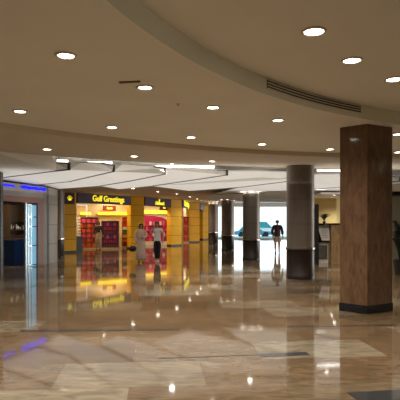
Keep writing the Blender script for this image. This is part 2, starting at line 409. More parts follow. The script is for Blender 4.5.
# the rings go on around the hall outside the frame
for c, r, z, a_list in ((CI, RI-1.75, ZU, (45, 20, -5, 172, 200, 230, 265, 300)), ((5.96, 2.01), 8.0, ZL, (168, 185, 203, 250, 22, 45, 75)), ((7.33, -.6), 13.16, ZL, (152, 165, 60, 75, 45))):
    for a in a_list:
        a = math.radians(a); downlight(None, z, 'round downlight of the hall ceiling outside the picture', 'downlights around the hall outside the picture', SPOT_W*1.2, pt=(c[0]+r*math.cos(a), c[1]+r*math.sin(a)))
pos = ['over the right part of the lettered yellow sign', 'over the small logo sign', 'over the second yellow pillar from the right', 'fourth from the left', 'fifth from the left', 'farthest of the row']
for i, (q, s) in enumerate(zip([(133, 188.3), (158, 191.6), (177, 193.8), (190, 196.8), (197, 199), (201, 200.4)], pos)):
    downlight(q, ZF, 'small downlight before the yellow shops, '+s, 'downlights before the yellow shops', 170, r=.11)
for q, s in zip([(172, 390), (250, 382), (327, 373)], ['left', 'middle', 'right']):
    z = 3.33; d = F*(z+H)/(q[1]-HY)
    t = downlight(None, z, 'small downlight hidden above the rim of the low ceiling, mirrored in the floor, %s one' % s, 'downlights above the rim', 330, pt=((q[0]-200)*d/F, d), r=.06)
    MB().lathe([(0, 0), (.085, 0), (.085, .06), (.012, .08), (.012, ZW+.01-z), (0, ZW+.01-z)], n=20).build('stem', 'trim', t, 'auto')
for q, s in zip([(62, 355), (104, 336)], ['left', 'right']):
    d = F*(ZF+H)/(q[1]-HY)
    downlight(None, ZF, 'small downlight hidden by the sloping white panels, mirrored in the floor, %s one' % s, 'downlights behind the panels', 240, pt=((q[0]-200)*d/F, d), r=.07)
# linear lights glimpsed above the rim of the low ceiling
pos = ['left, beside the sloping panel', 'small one in the middle left', 'long bright one in the middle', 'right of the round column']
for (x0, x1, y0, y1), s in zip([(57, 68, 160.8, 162.6), (88, 112, 162.4, 164), (156, 214, 166.3, 168.4), (317, 341, 170.6, 171.2)], pos):
    P_ = [at(x0, y0, 3.4), at(x1, y0+.2, 3.4), at(x1, y1+.4, 3.4), at(x0, y1, 3.4)]
    c = sum(P_, Vector())/4
    t = thing('linear_ceiling_light', 'bright strip light above the rim of the low ceiling, '+s, 'ceiling light', (c.x, c.y, 3.43), 0, 'strip lights over the rim')
    MB().prism([p-c for p in P_], -.03, 0).build('diffuser', 'tube', t)
    P2 = [(p-c)*1.04 for p in P_]
    MB().prism(P2, 0, .03).build('housing', 'trim', t)
    for k in (-1, 1): MB().tube([((x1-x0)*.01*k, 0, .02), ((x1-x0)*.01*k, 0, ZW+.01-3.43)], .01, 6).build('hanger', 'steel', t)

# air vent on the fascia
vt = thing('air_vent', 'long curved black slotted air vent in the pale ceiling fascia', 'vent', (CI[0], CI[1], 0))
def ang(px, py, z):
    p = at(px, py, z); return math.atan2(p.y-CI[1], p.x-CI[0])
a0, a1 = ang(269, 94, ZL), ang(367, 117, ZL)
MB().arc((0, 0), RI-.008, RI+.001, ZL+.075, ZU-.02, a1, a0, 60).build('recess_plate', 'blackp', vt)
for k in range(4):
    z = ZL+.078+k*.038
    MB().arc((0, 0), RI-.02, RI-.007, z, z+.011, a1, a0, 60).build('slat', 'fascia', vt)
MB().arc((0, 0), RI-.016, RI-.006, ZL+.068, ZL+.076, a1, a0, 60).build('frame_bottom', 'fascia', vt)
s0 = at(119, 81.5, ZL); s1 = at(140, 80.5, ZL)
tag(MB().prism([s0, s1, s1+Vector((0, .05, 0)), s0+Vector((0, .05, 0))], ZL-.012, ZL-.001).build('slot_diffuser', 'seam'), 'thin dark slot in the low ceiling beside a downlight', 'vent')
sp = at(178, 104, ZL)
tag(MB().lathe([(0, -.03), (.012, -.03), (.012, -.01), (.035, -.006), (.035, -.001), (0, -.001)], sp.x, sp.y, ZL, 16).build('sprinkler_head', 'trim'), 'tiny sprinkler head in the low ceiling', 'sprinkler')

# ------------------------------------------------------------ marble pillar and round columns
Fp, Lp, Rp = Vector((2.90, 8.84)), Vector((2.525, 9.20)), Vector((3.455, 9.17)); Bp = Lp+Rp-Fp
pc = (Fp+Bp)/2
pil = thing('square_pillar', 'square reddish brown marble pillar with black base', 'pillar', (pc.x, pc.y, 0))
def quad(s): return [(p-pc)*s for p in (Fp, Rp, Bp, Lp)]
MB().prism(quad(1.0), .0, ZL).build('shaft', 'marble', pil)
MB().prism(quad(1.035), 0, .145).build('plinth', 'black', pil)
jm = MB()
for z in (1.245, 2.38): jm.prism(quad(1.0015), z, z+.006)
jm.build('joint', 'seam', pil)

def column(px, by, r, ztop, label, band=.86, uplight=0):
    d = F*H/(by-HY)+r; x = (px-200)*(d)/F
    t = thing('round_column', label, 'column', (x, d, 0), 0, 'round taupe columns')
    MB().lathe([(r, band), (r, ztop-.01), (r-.01, ztop), (0, ztop), ], n=64).build('shaft', 'taupe', t, 'auto')
    MB().lathe([(0, 0), (r+.012, 0), (r+.012, .10), (r+.004, .11), (r+.004, band), (0, band)], n=64).build('base', 'brown_base', t, 'auto', 'dark brown lower casing')
    MB().lathe([(r+.004, band-.03), (r+.03, band-.02), (r+.03, band+.025), (r+.004, band+.035)], n=64).build('band', 'band', t, 'auto', 'bright metal band')
    js = MB()
    if ztop > 3:
        pass
    for z in (1.55, 2.25):
        if z < ztop: js.lathe([(r-.01, z), (r+.0015, z), (r+.0015, z+.006), (r-.01, z+.006)], n=64)
    js.build('joint', 'brown_base', t, True)
    if uplight:
        MB().lathe([(r-.04, ztop-.02), (r-.04, ZW+.01), (0, ZW+.01)], n=48).build('neck', 'white', t, 'auto', 'white neck above the column top')
        for k in range(6):
            a = PI/3*k+.5; q = (math.cos(a)*(r+.06), math.sin(a)*(r+.06), ztop-.05)
            lamp('uplight', 'SPOT', t, q, uplight/6, (1, .86, .72), .04, rot=(PI, 0, 0), angle=150, blend=1)
    return t
column(300.3, 280, .39, ZS, 'nearest dark taupe round column, reaching the low ceiling')
column(251.3, 260, .37, 2.84, 'pale taupe round column left of the man, lit from its top', uplight=16)
column(227.8, 250.6, .365, 2.90, 'slim taupe round column, second from the yellow shops', uplight=16)
column(213.2, 244, .38, 3.0, 'farthest taupe round column, beside the yellow shops', uplight=16)
column(55.8, 258, .38, 3.08, 'taupe round column half hidden behind the left shop, beside the first yellow pillar')
# post at the left picture edge
pp = (-5.90, 14.75)
t = thing('dark_post', 'narrow dark brown post at the left picture edge', 'post', (pp[0], pp[1], 0))
MB().box(0, 0, ZS/2, .30, .30, ZS, bevel=.008).build('shaft', 'brown_base', t)
MB().box(.155, -.04, ZS/2, .015, .03, ZS-.02).build('edge_strip', 'taupe', t)

# ------------------------------------------------------------ left shop
W0, W1 = Vector((-6.75, 16.2)), Vector((-5.90, 19.2))
dW = (W1-W0).normalized(); aW = math.atan2(dW.y, dW.x); KZ = 2.95
LW = (W1-W0).length
def wp(u, v):   # point in the frame of the left shop: along the front, depth behind it
    n = Vector((-dW.y, dW.x)); p = W0+dW*u+n*v; return p
def upx(px, v=0):
    k = (px-200)/F; a = wp(0, v); return (k*a.y-a.x)/(dW.x-k*dW.y)
def wpx(px, v): return wp(upx(px, v), v)
S3 = Vector((-7.17, 26.8))
thick_wall('wall_left_front', (-12.2, 25.6), (-7.6, 26.4), 0, ZW+.02, .2, 'grey_clad', 'grey wall behind the left shop')
thick_wall('wall_pilaster', (-7.6, 26.4), S3, 0, ZW+.02, .2, 'grey_clad', 'grey clad wall left of the first yellow pillar')
ls = thing('left_shop_front', 'left shop front with rust frame and beige sign band', 'shop front', (W0.x, W0.y, 0), aW)
MB().box(LW/2, .1, (2.51+KZ)/2, LW, .2, KZ-2.51).build('sign_band', 'beige', ls)
MB().box(LW/2, .04, 2.41, LW, .22, .20).build('header', 'rust', ls)
uj = upx(37)
MB().box((uj+LW)/2, .0, 1.16, LW-uj, .06, 2.31).build('jamb', 'rust', ls)
MB().box(.1, .04, 1.16, .2, .2, 2.31).build('jamb', 'rust', ls)
MB().box(upx(26), .03, 1.16, .05, .08, 2.31).build('mullion', 'steel', ls)
MB().box((upx(26)+uj)/2, .03, 1.16, uj-upx(26)-.05, .012, 2.28).build('glass_pane', 'glass', ls)
neon = thing('neon_sign', 'blue glowing lettering on the beige band of the left shop', 'sign', (W0.x, W0.y, 0), aW)
def squiggle(u0, u1, z, h, seed, w_=.026):
    rr = random.Random(seed); mb = MB(); pts = []; n = int((u1-u0)/.045)
    for i in range(n+1):
        u = u0+(u1-u0)*i/n
        pts.append((u, -.035, z+h*(.5 if i % 2 else -.4)*rr.uniform(.35, 1)))
    mb.tube(pts, w_, 6); return mb
squiggle(upx(2), upx(14), 2.85, .07, 1, .020).build('lettering', 'blue_neon', neon)
squiggle(upx(21), upx(45), 2.84, .12, 5).build('lettering', 'blue_neon', neon)
MB().tube([(upx(17), -.02, 2.80), (upx(46), -.02, 2.76)], .010, 6).build('mounting_rail', 'steel', neon)
# side return with pilaster, back and roof of the shop box
P2_ = Vector((-5.96, 21.3))
struct('wall_left_shop_side', MB().wallseg(W1, P2_, 0, KZ, .2), 'grey_clad', 'grey clad side return of the left shop')
pl = thing('half_round_pilaster', 'pale grey half round pilaster between the left shop and the yellow shop', 'pilaster', (-5.90, 20.45, 0))
MB().lathe([(0, 0), (.16, 0), (.16, KZ), (0, KZ)], n=48, m=Matrix.Diagonal((.35, 4.0, 1, 1))).build('shaft', 'beige', pl, 'auto')
for z in (.75, 1.5, 2.30): MB().lathe([(0, z), (.163, z), (.163, z+.02), (0, z+.02)], n=48, m=Matrix.Diagonal((.36, 4.01, 1, 1))).build('joint', 'seam', pl)
struct('ceiling', MB().prism([wp(0, 0.02), wp(LW, .02), (P2_.x-.05, P2_.y), (-10, 22.2), (-11, 17)], KZ-.04, KZ-.005), 'dark', 'roof slab of the left shop')
# interior of the left shop
thick_wall('wall_shop_back', (-10.5, 20.6), (-6.2, 21.4), 0, KZ-.05, .12, 'dark', 'dark back wall inside the left shop')
p = wpx(18.5, 1.0)
ct = thing('shop_counter', 'dark blue counter inside the left shop', 'counter', (p.x, p.y, 0), aW)
MB().box(0, 0, .47, 1.1, .45, .94, bevel=.01).build('body', 'navy', ct)
MB().box(0, 0, .965, 1.16, .5, .05, bevel=.01).build('countertop', 'steel', ct)
p = wpx(17, 1.75); n_ = (p-wp(0, 1.75)).length
sh = thing('bottle_display', 'brown wooden shelf unit behind the blue counter', 'shelf unit', (p.x, p.y, 0), aW)
MB().box(0, .2, 1.15, 1.4, .04, 2.3).build('back_panel', 'wood', sh)
for z in (.95, 1.3, 1.65): MB().box(0, 0, z, 1.4, .36, .03).build('shelf', 'wood', sh)
for s in (-.7, .7): MB().box(s, 0, 1.15, .03, .4, 2.3).build('side_panel', 'wood', sh)
rr = random.Random(3)
for k in range(12):
    u = -.62+k*.112; z0 = 1.315; h = rr.uniform(.14, .26)
    q = wp(n_+u, 1.64)
    o = MB().lathe([(0, 0), (.035, 0), (.038, h*.6), (.018, h*.75), (.018, h), (0, h)], q.x, q.y, z0, 12).build('bottle', ['board', 'g_white', 'steel', 'g_brown'][k % 4], None, True)
    tag(o, 'small pale bottle in the row on the shelf behind the blue counter', 'bottle', 'bottles on the left shop shelf')
for k in range(6):
    q = wp(n_-.58+k*.23, 1.60)
    tag(MB().box(q.x, q.y, .965+.075, .2, .2, .15, aW).build('storage_box', 'g_brown'), 'small brown carton on the lower shelf behind the blue counter', 'box', 'cartons on the left shop shelf')
# glowing panel that paints the outdoor reflection in the left shop's glass
q = wpx(32.3, .14)
lw = thing('glass_reflection', 'tall pale blue glow painted for the outdoor reflection in the left shop glass', 'window', (q.x, q.y, 0), aW)
mlb = mat('pale_blue_reflection', (.4, .7, .9), .3, noise=.35, scale=2.5, emit=((.30, .62, .85), .55)); M['pale_blue'] = mlb
MB().box(0, 0, 1.14, .62, .05, 2.26).build('reflection_panel', 'pale_blue', lw)
fr = MB()
for z in (.05, .75, 1.45, 1.8, 2.25): fr.box(0, -.035, z, .62, .02, .03)
for s in (-.3, -.12, .3): fr.box(s, -.035, 1.15, .03, .02, 2.2)
fr.build('glazing_bars', 'band', lw)
q = wpx(15, .7)
lamp('left_shop_lamp', 'AREA', None, (q.x, q.y, 2.85), 22, WARM, .8)

# ------------------------------------------------------------ yellow shops
def seg_frame(a, b):
    a, b = Vector(a), Vector(b); d = b-a; return a, math.atan2(d.y, d.x), d.length
def ypillar(a, b, label, depth=.55, top=3.22):
    o, an, L = seg_frame(a, b)
    t = thing('yellow_pillar', label, 'pillar', (o.x, o.y, 0), an, 'yellow shop pillars')
    MB().box(L/2, depth/2, top/2+.04, L, depth, top-.08, bevel=.01).build('cladding', 'yellow', t)
    MB().box(L/2, depth/2, .05, L+.02, depth+.02, .10).build('plinth', 'blackp', t)
    j = MB()
    for z in (.71, 1.37, 2.03, 2.68): j.box(L/2, depth/2, z, L+.006, depth+.006, .018)
    j.build('panel_joints', 'seam', t)
    return t, an, L
Y1 = ((-7.17, 26.8), (-6.62, 27.35)); Y2 = ((-4.20, 31.0), (-3.45, 31.5)); Y3 = ((-1.99, 35.0), (-1.27, 35.5))
Y4 = ((-.86, 41.2), (-.03, 41.6)); Y5 = ((.27, 48.0), (.80, 48.4))
t1, an1, L1 = ypillar(*Y1, 'orange yellow pillar at the left end of the yellow shop, with a dark logo plate')
ypillar(*Y2, 'yellow pillar between the lettered sign and the small logo sign')
ypillar(*Y3, 'yellow panelled pillar right of the woman in white')
ypillar(*Y4, 'yellow panelled pillar left of the far columns')
ypillar(*Y5, 'farthest narrow yellow pillar beside the first grey column')
# a small crown shape
def crown(mb, u, y, z, s):
    for dx, h in ((-.5, .55), (-.25, .85), (0, 1.0), (.25, .85), (.5, .55)):
        mb.tube([(u+dx*.35*s, y, z), (u+dx*s, y, z+h*s*.75)], [.05*s, .03*s], 6)
        mb.ball((u+dx*s, y, z+h*s*.8), .075*s, 8)
    mb.box(u, y, z-.03*s, .62*s, .05*s, .13*s)
pt = thing('logo_plate', 'square dark purple plate with a yellow crown on the first yellow pillar', 'sign', (Y1[0][0], Y1[0][1], 0), an1)
pt2 = MB().box(L1*.40, -.045, 2.88, L1*.78, .07, .60).build('plate', 'sign', pt)
mb = MB(); crown(mb, L1*.40, -.10, 2.80, .27); mb.build('crown', 'letter', pt2)

def fascia(a, b, z0, z1, label, off=.12):
    o, an, L = seg_frame(a, b)
    t = thing('shop_sign', label, 'sign', (o.x, o.y, 0), an)
    bx_ = MB().box(L/2, .05, (z0+z1)/2, L, .2, z1-z0).build('sign_box', 'sign', t)
    return (t, bx_), L
SA = ((-6.60, 27.37), (-4.22, 30.97)); SB = ((-3.43, 31.53), (-2.01, 34.97)); SD = ((-1.25, 35.6), (-.87, 41.1))
tA, LA = fascia(*SA, 2.66, 3.22, 'long dark purple shop sign with glowing yellow Greetings lettering')
(tA, tAb), (tB, tBb) = tA, (None, None)
tA['label'] = 'long dark purple sign with two words in glowing yellow letters over the shop'
text('lettering', 'Gulf Greetings', .47, 'letter', tAb, (LA*.55, -.075, 2.94), (PI/2, 0, 0), extrude=.015, xscale=.93, bold=.004)
(tB, tBb), LB = fascia(*SB, 2.66, 3.22, 'dark purple sign with a small yellow crown and script word over the second shop')
text('lettering', 'Hallmark', .30, 'letter', tBb, (LB*.52, -.075, 2.86), (PI/2, 0, 0), extrude=.015, xscale=1.15, shear=.3, bold=.008)
mb = MB(); crown(mb, LB*.50, -.08, 2.99, .20); mb.build('crown', 'letter', tBb)
(tD, tDb), LD = fascia(*SD, 2.72, 3.22, 'far foreshortened dark sign with yellow lettering over the third opening')
text('lettering', 'Greetings', .62, 'letter', tDb, (LD*.5, -.075, 3.0), (PI/2, 0, 0), extrude=.02, xscale=1.5, bold=.014)
tE, LE = fascia((.0, 41.9), (.29, 47.9), 2.72, 3.22, 'farthest shop sign, seen almost edge on beside the last yellow pillar')
# tan band above the signs up to the white ceiling
front = [(-7.4, 26.6), (-6.9, 27.1), (-4.2, 31.0), (-3.45, 31.5), (-2.0, 35.0), (-1.27, 35.5), (-.86, 41.2), (-.03, 41.7), (.27, 48.0), (.80, 48.4), (.9, 50.5)]
mb = MB()
for a, b in zip(front, front[1:]): mb.wallseg(a, b, 3.22, ZW+.01, .4)
struct('wall_over_shops', mb, 'shop_wall', 'tan wall band above the yellow shops')
struct('wall_far_left', MB().wallseg((.85, 48.7), (.9, 50.8), 0, 3.3, .3), 'yellow', 'yellow wall end beyond the last pillar')
mb = MB()
for (a, b) in zip(front[1:], front[2:]):
    a, b = Vector(a), Vector(b); d = (b-a).normalized(); n = Vector((d.y, -d.x))*1.1
    mb.prism([a, a+n, b+n, b], ZF-.02, ZF-.002)
struct('trim_20', mb, 'shop_wall', 'soffit strip tinted tan for the warm shop light along the yellow fronts')  # tan colour paints in the warm bounce from the shops
# back walls and ceiling of the shops
B1, B2 = (-9.6, 29.6), (-4.55, 33.9)
thick_wall('wall_shop_rear', B1, B2, 0, 3.3, .15, 'shop_wall', 'cream back wall inside the first yellow shop')
thick_wall('wall_shop_side', (-9.6, 29.6), (-7.5, 27.0), 0, 3.3, .1, 'shop_wall', 'side wall inside the first yellow shop')
thick_wall('wall_shop_divider', (-4.55, 33.9), (-3.95, 31.6), 0, 3.3, .1, 'shop_wall', 'wall between the two yellow shops')
thick_wall('wall_shop_rear_right', (-5.2, 38.9), (-1.4, 41.6), 0, 3.3, .15, 'shop_wall', 'cream back wall inside the second yellow shop')
thick_wall('wall_shop_side_right', (-5.2, 38.9), (-4.55, 33.9), 0, 3.3, .1, 'shop_wall', 'left side wall of the second yellow shop')
thick_wall('wall_shop_end', (-1.4, 41.6), (-.9, 50.5), 0, 3.3, .1, 'shop_wall', 'rear wall of the last shop openings')
thick_wall('wall_shop_close', (-.9, 50.5), (1.0, 50.8), 0, 3.3, .1, 'shop_wall', 'end wall of the last shop')
struct('ceiling', MB().prism([(-10, 29.7), (-7.4, 26.9), (-4.3, 31.3), (-2.2, 35.3), (-1, 41.5), (.4, 50.5), (-1, 50.5), (-1.5, 41.8), (-5.3, 39), (-4.6, 34)], 3.22, 3.3), 'white', 'white ceiling inside the yellow shops')
for i, (x, y, p_) in enumerate([(-7.0, 29.2, 1), (-5.2, 31.9, 1), (-3.9, 35.2, 1), (-2.6, 38.4, 1.2), (-.9, 43.5, .8)]):
    lamp('shop_lamp', 'AREA', None, (x, y, 3.17), SHOP_W*p_, (1, .80, .52), 1.3)
# lit yellow cornices and red boards on the back walls
def back_frame(a, b): 
    o, an, L = seg_frame(a, b); return o, an, L
def cornice(a, b, u0, u1, z, h, label):
    o, an, L = seg_frame(a, b); t = thing('lit_cornice', label, 'light', (o.x, o.y, 0), an)
    MB().box((u0+u1)/2, -.22, z, u1-u0, .08, h).build('light_strip', 'ylight', t)
    MB().box((u0+u1)/2, -.09, z-h*.35, u1-u0, .18, .04).build('bracket', 'shelf', t)
def redboard(a, b, u, z, wd, h, tx, label):
    o, an, L = seg_frame(a, b); t = thing('red_sign_board', label, 'sign', (o.x, o.y, 0), an)
    bd_ = MB().box(u, -.30, z, wd, .04, h).build('board', 'red_sign', t)
    text('lettering', tx, h*.5, 'letter', bd_, (u, -.335, z), (PI/2, 0, 0), extrude=.008, bold=.01)
    for s in (-.3, .3): MB().tube([(u+s*wd, -.3, z+h/2), (u+s*wd, -.3, 3.2)], .006, 6).build('hanging_wire', 'steel', t)
LBk = (Vector(B2)-Vector(B1)).length
def ub(px):  # distance along the first back wall seen at picture column px
    k = (px-200)/F; a, b = Vector(B1), Vector(B2); d = b-a
    tt = (k*a.y-a.x)/(d.x-k*d.y); return tt*d.length
cornice(B1, B2, ub(79), ub(89), 2.16, .17, 'short glowing yellow cornice at the left of the first yellow shop')
cornice(B1, B2, ub(96.5), ub(132), 2.18, .17, 'long glowing yellow cornice inside the first yellow shop')
redboard(B1, B2, ub(107), 2.52, .95, .33, 'Cards', 'hanging red board with small yellow lettering in the first yellow shop')
C1, C2 = (-5.2, 38.9), (-1.4, 41.6)
def uc(px):
    k = (px-200)/F; a, b = Vector(C1), Vector(C2); d = b-a
    return (k*a.y-a.x)/(d.x-k*d.y)*d.length
cornice(C1, C2, uc(143), uc(172), 2.42, .24, 'glowing yellow cornice inside the second yellow shop')
redboard((-3.2, 34.6), (-1.9, 36.6), .85, 2.62, .95, .30, 'Gifts', 'red board with yellow lettering hanging in the second yellow shop')
# white frame standing in the first shop window
o, an, L = seg_frame(*SA)
wf = thing('white_display_frame', 'thin white rectangular frame hanging in the left of the yellow shop window', 'frame', (o.x, o.y, 0), an)
fr = MB(); u0, u1 = .10, .95
fr.box((u0+u1)/2, .25, 2.56, u1-u0, .03, .05).box(u0, .25, 2.25, .05, .03, .66).box(u1, .25, 2.25, .05, .03, .66)
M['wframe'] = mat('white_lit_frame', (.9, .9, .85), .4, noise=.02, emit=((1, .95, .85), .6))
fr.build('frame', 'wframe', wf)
MB().tube([(u0, .25, 2.58), (u0, .25, 3.2)], .006, 6).build('wire', 'steel', wf); MB().tube([(u1, .25, 2.58), (u1, .25, 3.2)], .006, 6).build('wire', 'steel', wf)

# shelving racks and their goods
protos = {}
def goods_box(ck, sx, sz):
    key = (ck, round(sx, 3), round(sz, 3))
    if key not in protos:
        mb = MB().box(0, 0, sz/2, sx, .14, sz, bevel=.006); mb.box(0, 0, sz+.006, sx*.25, .03, .014, bevel=.003)
        o = mb.build('gift_box', 'g_'+ck); protos[key] = o; return o
    o = protos[key].copy(); C.objects.link(o); return o
def rack(x, y, rz, wd, ht, rows, n, cols, label, boxlabel, grp, m='shelf', dark=False):
    t = thing('display_rack', label, 'shelf', (x, y, 0), rz)
    MB().box(0, .19, ht/2, wd, .03, ht).build('back_panel', 'g_brown', t)
    for s in (-1, 1): MB().box(s*wd/2, 0, ht/2, .03, .4, ht).build('side_panel', m, t)
    zs = [.12+(ht-.2)*k/rows for k in range(rows)]
    rm = Matrix.Translation((x, y, 0)) @ Matrix.Rotation(rz, 4, 'Z')
    MB().box(0, 0, .05, wd, .38, .10).build('kickboard', m, t)
    MB().box(0, 0, ht-.015, wd+.03, .4, .03).build('top_board', m, t)
    ords = ['lowest', 'second', 'third', 'fourth', 'fifth', 'sixth', 'top']
    for r_, z in enumerate(zs):
        MB().box(0, 0, z, wd-.03, .34, .02).build('shelf', 'g_brown', t)
        step = (wd-.08)/n; c = cols[r_ % len(cols)]
        for k in range(n):
            ck = c if isinstance(c, str) else c[k % len(c)]
            b = goods_box(ck, step*.9, (ht-.2)/rows*.80)
            b.location = rm @ Vector((-wd/2+.04+step*(k+.5), -.08, z+.013)); b.rotation_euler = (0, 0, rz)
            tag(b, '%s boxed gift on the %s shelf of the %s' % (ck, ords[r_] if r_ < len(zs)-1 else 'top', boxlabel), 'gift box', grp)
    return t
def rack_at(px, py, *a, **k):
    p = at(px, py, 0); return rack(p.x, p.y, *a, **k)
rack_at(88.5, 249.2, .35, 1.15, 1.95, 6, 7, [('red', 'orange'), ('orange', 'red', 'brown'), ('red', 'pink')], 'rack of red and orange goods at the left of the yellow shop', 'left red rack', 'gift boxes on the left red rack')
rack_at(110, 249.0, .25, 1.05, 1.72, 6, 7, [('purple', 'brown'), ('purple', 'red'), ('purple', 'purple', 'pink')], 'wide rack of purple goods in the middle of the yellow shop', 'purple rack', 'gift boxes on the purple rack', dark=True)
rack_at(126.4, 247.9, .2, .56, 1.98, 7, 3, ['brown', 'orange', 'yellow', 'green', 'white', 'red', 'red'], 'narrow tall rack of mixed goods left of the second yellow pillar', 'narrow tall rack', 'gift boxes on the narrow tall rack')
rack_at(167, 244.4, .2, .62, 1.75, 6, 3, [('orange', 'brown'), ('yellow', 'red'), 'brown'], 'narrow rack of goods at the right of the second yellow shop', 'rack behind the woman in white', 'gift boxes on the right rack')
rack_at(186.0, 242.6, .05, .46, 2.1, 7, 3, [('red', 'orange'), ('orange', 'pink'), 'red'], 'narrow rack of red goods behind the third shop opening', 'far red rack', 'gift boxes on the far red rack')
# magenta rounded display with shelves in the second shop
p = at(154.5, 244.6, 0)
md = thing('magenta_display', 'tall rounded magenta display unit in the second yellow shop', 'display stand', (p.x, p.y, 0), .15)
def fan(y0, y1, r, zc, a0, a1, w_):
    return MB()
prof = [(-1.2, .2), (1.1, .2), (1.1, 1.45), (.95, 1.75), (.6, 1.98), (0, 2.1), (-.7, 2.14), (-1.2, 2.14)]
mb = MB(); b = mb.b
lo = [b.verts.new((x_, 0, z_)) for x_, z_ in prof]; hi = [b.verts.new((x_, .5, z_)) for x_, z_ in prof]
b.faces.new(lo); b.faces.new(hi[::-1])
for i in range(len(prof)): b.faces.new((lo[i], lo[(i+1) % len(prof)], hi[(i+1) % len(prof)], hi[i]))
mb.build('body', 'magenta', md)
MB().box(-.05, -.15, .12, 2.4, .9, .24).build('plinth', 'g_white', md)
for z in (.62, 1.02, 1.42): MB().box(-.05, -.14, z, 2.2, .28, .03).build('shelf', 'g_pink', md)
for r_, z in enumerate((.24, .635, 1.035, 1.435)):
    for k in range(9):
        ck = ['pink', 'red', 'purple', 'white', 'red', 'pink'][(k*2+r_) % 6]
        bx = goods_box(ck, .16, .24); bx.location = Matrix.Translation((p.x, p.y, 0)) @ Matrix.Rotation(.15, 4, 'Z') @ Vector((-1.02+k*.24, -.16, z)); bx.rotation_euler = (0, 0, .15)
        tag(bx, '%s boxed gift on the %s level of the magenta display' % (ck, ['bottom', 'second', 'third', 'top'][r_]), 'gift box', 'gift boxes on the magenta display')
# black bin and white card rack beside the first pillar
p = at(78, 251.6, 0)
bn = thing('black_bin', 'black tapered bin standing beside the first yellow pillar', 'bin', (p.x, p.y, 0), an1)
MB().prism([(-.20, -.16), (.20, -.16), (.20, .16), (-.20, .16)], .0, .80).build('body', 'blackp', bn)
MB().box(0, 0, .82, .34, .28, .05, bevel=.01).build('lid', 'blackp', bn)
p = at(78.3, 249.8, 0)
cr = thing('card_spinner', 'slim white card rack behind the black bin', 'display stand', (p.x, p.y, 0))
MB().lathe([(0, 0), (.18, 0), (.18, .03), (.03, .05), (.02, 2.0), (0, 2.0)], n=20).build('pole', 'steel', cr, 'auto')
for k in range(7): MB().box(0, -.04, .85+k*.17, .30, .04, .10).build('card_pocket', 'g_white', cr)

# ------------------------------------------------------------ entrance and outside
yE = 51.0
def mullion_run(xs, y, z1):
    m_ = MB()
    for x in xs: m_.box(x, y, z1/2, .09, .12, z1)
    m_.box((xs[0]+xs[-1])/2, y, z1-.05, xs[-1]-xs[0], .12, .1); m_.box((xs[0]+xs[-1])/2, y, .04, xs[-1]-xs[0], .12, .08)
    return m_
wn = struct('window_1', mullion_run([1.0, 3.0, 5.6, 9.6, 11.2], yE, 3.3), 'door_frame', 'glazed entrance front far behind the columns')
MB().box(6.1, yE, 1.65, 10.1, .015, 3.2).build('glass_pane', 'glass', wn)
thick_wall('wall_far_over', (1.0, yE-.1), (22, yE-.1), 3.28, 3.7, .2, 'white', 'white wall above the entrance')
thick_wall('wall_far_right', (11.2, yE-.1), (22, yE-.1), 0, 3.28, .2, 'grey_wall', 'wall right of the entrance')
struct('trim_18', MB().box(6, yE+25, -.06, 90, 49.4, .1), 'concrete', 'pale sunlit paving outside')
tag(MB().box(10, 55, .05, 20, .5, .12, bevel=.02).build('kerb', 'kerb'), 'pale kerb outside the entrance', 'kerb')
def car(x, y, rz, paint, label, Lc=4.5, hh=1.45, sz=1):
    t = thing('car', label, 'car', (x, y, .0), rz)
    def ext(prof, w0, yo=0):
        mb = MB(); b = mb.b
        lo = [b.verts.new((u, -w0, z)) for u, z in prof]; hi = [b.verts.new((u, w0, z)) for u, z in prof]
        b.faces.new(lo); b.faces.new(hi[::-1])
        for i in range(len(prof)): b.faces.new((lo[i], lo[(i+1) % len(prof)], hi[(i+1) % len(prof)], hi[i]))
        bmesh.ops.bevel(b, geom=list(b.edges), offset=.05, segments=2, affect='EDGES'); return mb
    k = Lc/2; bh = hh*.58
    ext([(-k, .28), (k, .28), (k, .6), (k*.95, bh*.9), (k*.45, bh), (-k*.85, bh*1.02), (-k, bh*.9)], .86).build('body', paint, t, 'auto')
    ext([(-k*.8, bh-.03), (k*.48, bh-.03), (k*.15, hh), (-k*.55, hh)], .74).build('windows', 'car_g', t, 'auto')
    ext([(-k*.56, hh-.04), (k*.17, hh-.04), (k*.12, hh+.03), (-k*.5, hh+.03)], .72).build('roof', paint, t, 'auto')
    for sx in (-.62, .62):
        for sy in (-1, 1):
            m_ = Matrix.Translation((sx*k, sy*.78, .32)) @ Matrix.Rotation(PI/2, 4, 'X')
            MB().lathe([(0, -.1), (.30, -.1), (.32, -.06), (.32, .06), (.30, .1), (0, .1)], n=24, m=m_).build('wheel', 'tyre', t, 'auto')
car(7.5, 61, 0, 'car_w', 'white tall car parked farther out beyond the entrance', 4.7, 1.72)
car(5.95, 57.2, 0, 'car_b', 'blue low car parked outside, left of the man', 4.3, 1.2)

# ------------------------------------------------------------ right side: counter, notice board, yellow wall
thick_wall('wall_right_nook', (5.4, 26.2), (6.85, 25.6), 0, ZW, .15, 'yellow_wall', 'yellow wall right of the near column')
thick_wall('wall_right_return', (6.85, 25.6), (8.9, 26.9), 0, ZW, .15, 'yellow_wall', 'yellow wall return at the corner')
p = at(316, 199, 2.78)
struct('ceiling', MB().box(9.5, 24.5, 2.86, 8.6, 5.2, .08), 'white', 'lowered white ceiling before the yellow wall')
for px in (331.5, 334.5):
    q = at(px, 197 if px < 333 else 194.8, 2.82)
    downlight(None, 2.82, 'small downlight before the yellow wall, %s one' % ('left' if px < 333 else 'right'), 'downlights before the yellow wall', 330, pt=(q.x, q.y))
lt = thing('linear_ceiling_light', 'long white strip light under the ceiling right of the near column', 'ceiling light', (6.5, 21.6, 3.0))
MB().box(0, 0, 0, 3.2, .08, .035, .12).build('diffuser', 'tube', lt); MB().box(0, 0, .04, 3.3, .16, .04, .12).build('housing', 'trim', lt)
